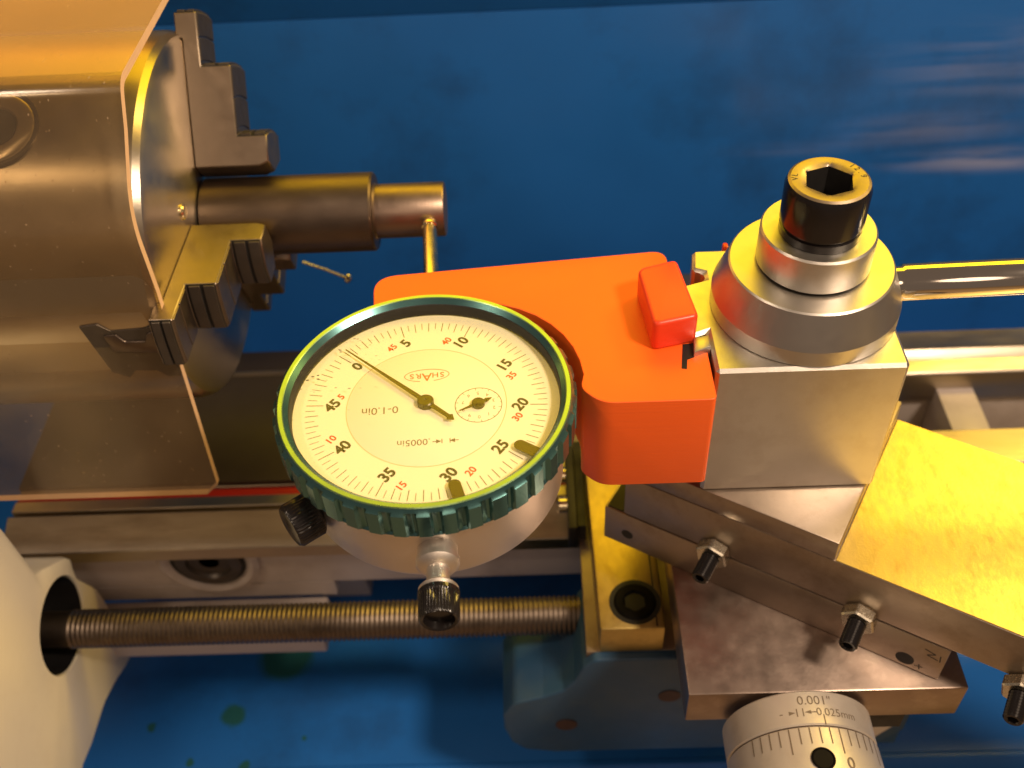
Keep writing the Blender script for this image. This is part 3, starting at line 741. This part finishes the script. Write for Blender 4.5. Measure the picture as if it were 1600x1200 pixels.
# stem, plunger, dust cap (axis along dirY at z=-15)
def ay(s_): return Vector((0, 0, -15)) - Vector((0.6*cos(tilt)*-1, 0, 0)) + dirY*s_
part('stem', lathe([(3.95, 0), (3.95, 22)], ay(22), dirY, 40), M['satin_body'], di)
part('plunger', lathe([(1.75, 0), (1.75, 25.7), (1.6, 26.3), (1.0, 26.4)], ay(44), dirY, 36), M['brass'], di)
part('contact_point', lathe([(1.2, 0), (1.9, 0.4), (2.0, 1.4), (1.6, 2.3), (0.8, 2.7), (0.05, 2.75)], ay(70.2), dirY, 32), M['brass'], di)
part('cap_sleeve', lathe([(3.5, -20.5), (3.7, -21.5), (3.7, -27.8), (4.0, -28.0), (4.0, -29.0), (3.3, -29.8), (2.1, -30.1)], ay(0), dirY, 48, False, False), M['satin_body'], di, angle=40)
part('rear_spindle', lathe([(2.1, -30), (2.1, -33.4), (3.1, -33.7), (3.6, -34.3), (3.2, -34.8)], ay(0), dirY, 40, False, True), M['satin_body'], di, angle=40)
kn = lambda r: (lambda t: r*(1.0+0.022*(1 if int(t/(2*pi)*40*2+1e-6) % 2 else -1)))
part('end_cap', lathe([(3.2, -34.7), (3.75, -35.1), (3.75, -35.9), (kn(3.5), -36.2), (kn(3.5), -40.3), (3.25, -40.7), (2.8, -40.5), (2.5, -39.3)], ay(0), dirY, 160, True, True), M['black'], di, angle=40)
# knurled bezel clamp knob
ka = R(-142.5); kd = Vector((cos(ka), sin(ka), 0))
part('clamp_knob', join(lathe([(1.5, 24.5), (1.5, 27.0)], (0, 0, -15), kd, 24), lathe([(3.4, 26.4), (4.0, 26.8), (kn(4.3), 27.2), (kn(4.3), 31.7), (3.9, 32.4), (2.8, 32.6)], (0, 0, -15), kd, 160)), M['black'], di, angle=40, label='black knurled bezel clamp knob')

# ------------------------------------------------------------------ chuck and workpiece
SY, SZ = 80.0, -16.6
ck = thing('lathe_chuck', 'polished three-jaw lathe chuck with stepped jaws gripping the bar', 'chuck', (-85, SY, SZ))
part('chuck_body', lathe([(45.6, 0), (45.6, 62), (45.2, 64), (44.2, 65.4), (42.8, 66)], (-127, SY, SZ), (1, 0, 0), 144), M['chuck'], ck, angle=24)
part('back_plate', lathe([(40, 0), (40, 14)], (-141.5, SY, SZ), (1, 0, 0), 96), M['ground'], ck)
part('screw_head', lathe([(1.9, 0), (1.9, 0.5), (1.5, 0.9), (0.9, 0.8)], (-61, SY-15.3, SZ+13.2), (1, 0, 0), 24), M['brass'], ck, label='small brass-coloured screw on the chuck face')
prof = [(12.6, 0), (12.6, 15.8), (13.6, 18.2), (20.8, 18.2), (20.8, 10.9), (37.0, 10.9), (37.0, 3.8), (49.4, 3.8), (49.4, -1.5), (43.5, -1.5), (43.5, 0)]
for ja in (57, 177, -63):
    a = R(ja); ds = Vector((0, cos(a), sin(a))); dl = Vector((0, -sin(a), cos(a)))
    c = Vector((-60.95, SY, SZ))
    def f3(s_, h_, l_, ds=ds, dl=dl, c=c):
        # step walls are curved about the spindle axis
        return c + Vector((h_, 0, 0)) + ds*((s_-2.6+2.6*abs(l_)/6.4) if s_ < 13.7 else math.sqrt(max(s_*s_-l_*l_, 1))) + dl*l_
    bm = bmesh.new(); rings = []
    for l_ in (-6.4, -3.2, 0, 3.2, 6.4):
        rings.append([f3(s_, h_, l_) for s_, h_ in prof])
    j = part('jaw', loft(rings), M['jaw'], ck, bevel=0.25, seg=1, bangle=40)
    bm.free()
    # dark hardened tooth bands on the outer side of each step
    for s0, h0, h1 in ((20.8, 11.0, 17.9), (37.0, 3.9, 10.6), (49.4, -1.2, 3.5)):
        w_ = (h1-h0)
        for q0, q1 in ((0.10, 0.48), (0.60, 0.98)):
            R_ = s0+0.55
            rr_ = []
            for l_ in (-6.1, -3, 0, 3, 6.1):
                rr_.append([c+Vector((h_, 0, 0))+ds*math.sqrt(r_*r_-l_*l_)+dl*l_ for h_, r_ in ((h0+w_*q0, s0-0.2), (h0+w_*q0, R_), (h0+w_*q1, R_), (h0+w_*q1, s0-0.2))])
            part('tooth', loft(rr_), M['jaw_dark'], j, bevel=0.12, seg=1)
        rr_ = []
        for l_ in (-6.3, -3, 0, 3, 6.3):
            rr_.append([c+Vector((h_, 0, 0))+ds*math.sqrt(r_*r_-l_*l_)+dl*l_ for h_, r_ in ((h0, s0-0.2), (h0, s0+0.03), (h1, s0+0.03), (h1, s0-0.2))])
        part('tooth_root', loft(rr_), M['hole'], j)
    # groove across each step floor, with a pad either side, darker on one jaw
    for s0, s1, h_ in ((38.2, 48.9, 3.82), (22.4, 36.4, 10.92)):
        for a_, b_ in ((s0, (s0+s1)/2-0.25), ((s0+s1)/2+0.25, s1)):
            rr_ = []
            for l_ in (-6.1, -3, 0, 3, 6.1):
                rr_.append([c+Vector((hh, 0, 0))+ds*math.sqrt(r_*r_-l_*l_)+dl*l_ for hh, r_ in ((h_-0.1, a_), (h_+0.25, a_), (h_+0.25, b_), (h_-0.1, b_))])
            part('step_pad', loft(rr_), M['jaw_dark'] if ja == 57 else M['jaw'], j, bevel=0.1, seg=1)
# slot and jaw tail visible through the guard
a = R(181); ds = Vector((0, cos(a), sin(a))); 
part('jaw_slot_shade', prism([(-76.5, -25.5), (-79.5, -11.5), (-75.5, -11.0), (-73, -13), (-66, -12.6), (-61.2, -11.6), (-61.2, -27.5), (-64, -27.5), (-66, -25.5), (-71, -25.3), (-73, -27.5)], SY-45.75, SY-42, XZ), M['jaw_dark'], ck, label='dark block standing in for the jaw slot shade in the chuck rim')  # slightly raised dark block; its colour stands in for the slot's shade
part('jaw_tail', prism([(-74, -19), (-75, -14), (-72, -13.8), (-70.5, -16), (-66, -16), (-65, -13.5), (-61.6, -13.5), (-61.6, -20)], SY-46.2, SY-44, XZ), M['work'], ck, bevel=0.4)
kd_ = (0, -cos(R(63)), sin(R(63)))
part('key_socket', lathe([(4.3, 45.2), (4.3, 45.95), (3.4, 45.97)], (-92.5, SY, SZ), kd_, 40), M['hole'], ck)
part('socket_ring', lathe([(9.3, 44.6), (9.3, 45.95), (8.8, 46.0), (8.3, 45.7)], (-92.5, SY, SZ), kd_, 48), M['jaw_dark'], ck)
part('socket_collar', lathe([(8.3, 44.6), (8.3, 45.8), (7.8, 46.1), (4.9, 46.1), (4.4, 45.7)], (-92.5, SY, SZ), kd_, 48, True, False), M['chuck'], ck)

wp = thing('workpiece', 'stepped round steel bar held in the chuck and touched by the indicator tip', 'workpiece', (-40, SY, SZ))
part('bar', lathe([(9.5, 0), (9.9, 0.3), (9.9, 42.0), (9.5, 42.5), (6.8, 42.5)], (-60.6, SY, SZ), (1, 0, 0), 96), M['work'], wp)
part('turned_end', lathe([(7.3, 0.02), (6.85, 0.5), (6.85, 17.2), (6.6, 17.6)], (-18.1, SY, SZ), (1, 0, 0), 96), M['work_cut'], wp)

# ------------------------------------------------------------------ clear guard bent over the chuck
gd = thing('chuck_guard', 'bent smoky clear plastic guard covering the chuck at upper left', 'chuck guard', (-100, 50, -60))
path = [(150, 32.6), (94.4, 34.3), (56.5, 35.7)]
for t in range(1, 6):
    s = t/6; p0, p1, p2 = Vector((56.5, 35.7)), Vector((54.6, 35.8)), Vector((53.2, 33.9)); q = p0*(1-s)**2+p1*2*s*(1-s)+p2*s*s; path.append((q.x, q.y))
path += [(53.2, 33.9), (49.2, 28.4), (42.0, 20.6)]
for t in range(1, 8):
    s = t/8; p0, p1, p2 = Vector((42, 20.6)), Vector((37.6, 15.5)), Vector((37.6, 8)); q = p0*(1-s)**2+p1*2*s*(1-s)+p2*s*s; path.append((q.x, q.y))
path += [(37.6, 8), (37.5, -3.7), (34.7, -33), (31.4, -65.6)]
T = 1.9
P_ = [Vector(p) for p in path]
off = []
for i, p in enumerate(P_):
    d = (P_[min(i+1, len(P_)-1)]-P_[max(i-1, 0)]).normalized(); off.append(p + Vector((d.y, -d.x))*T*(1))
XR, XL = -60.2, -190
bm = bmesh.new()
def col_at(x):
    return [bm.verts.new((x, p.x, p.y)) for p in P_], [bm.verts.new((x, p.x, p.y)) for p in off]
# rounded lower right corner: pull the last rows in
A0, A1 = col_at(XL)
xs_last = {}
B0, B1 = col_at(XR-3.2)
C0, C1 = col_at(XR)
nP = len(P_)
def corner(vs, base):
    # last vertex of the right column moved up so that the corner is rounded
    v = vs[-1]; up = (base[-2]-base[-1]).normalized(); v.co += Vector((0, up.x, up.y))*3.2
corner(C0, P_); corner(C1, off)
for (a_, b_) in ((A0, B0), (B0, C0)):
    for i in range(nP-1): bm.faces.new((a_[i], b_[i], b_[i+1], a_[i+1]))
for (a_, b_) in ((A1, B1), (B1, C1)):
    for i in range(nP-1): bm.faces.new((a_[i+1], b_[i+1], b_[i], a_[i]))
ed = []
for i in range(nP-1): ed.append(bm.faces.new((C0[i], C1[i], C1[i+1], C0[i+1])))
ed.append(bm.faces.new((C0[-1], C1[-1], B1[-1], B0[-1])))
ed.append(bm.faces.new((B0[-1], B1[-1], A1[-1], A0[-1])))
for f_ in ed: f_.material_index = 1
part('sheet', bm, [M['guard'], M['guard_edge']], gd, angle=30)

# ------------------------------------------------------------------ small metal chip hanging behind the jaws
ch = thing('metal_chip', 'tiny thin metal shaving with a bright bead behind the lower jaw', 'shaving', (-30, 95, -50))
part('filament', tube([(-44, 95, -44), (-38, 95, -47), (-33, 95, -50)], 0.35, 6), M['nut'], ch)
part('bead', lathe([(0.2, -1.3), (1.2, -0.7), (1.5, 0), (1.2, 0.7), (0.2, 1.3)], (-32, 95, -50.5), (1, 0, -0.6), 14), M['chrome'], ch)
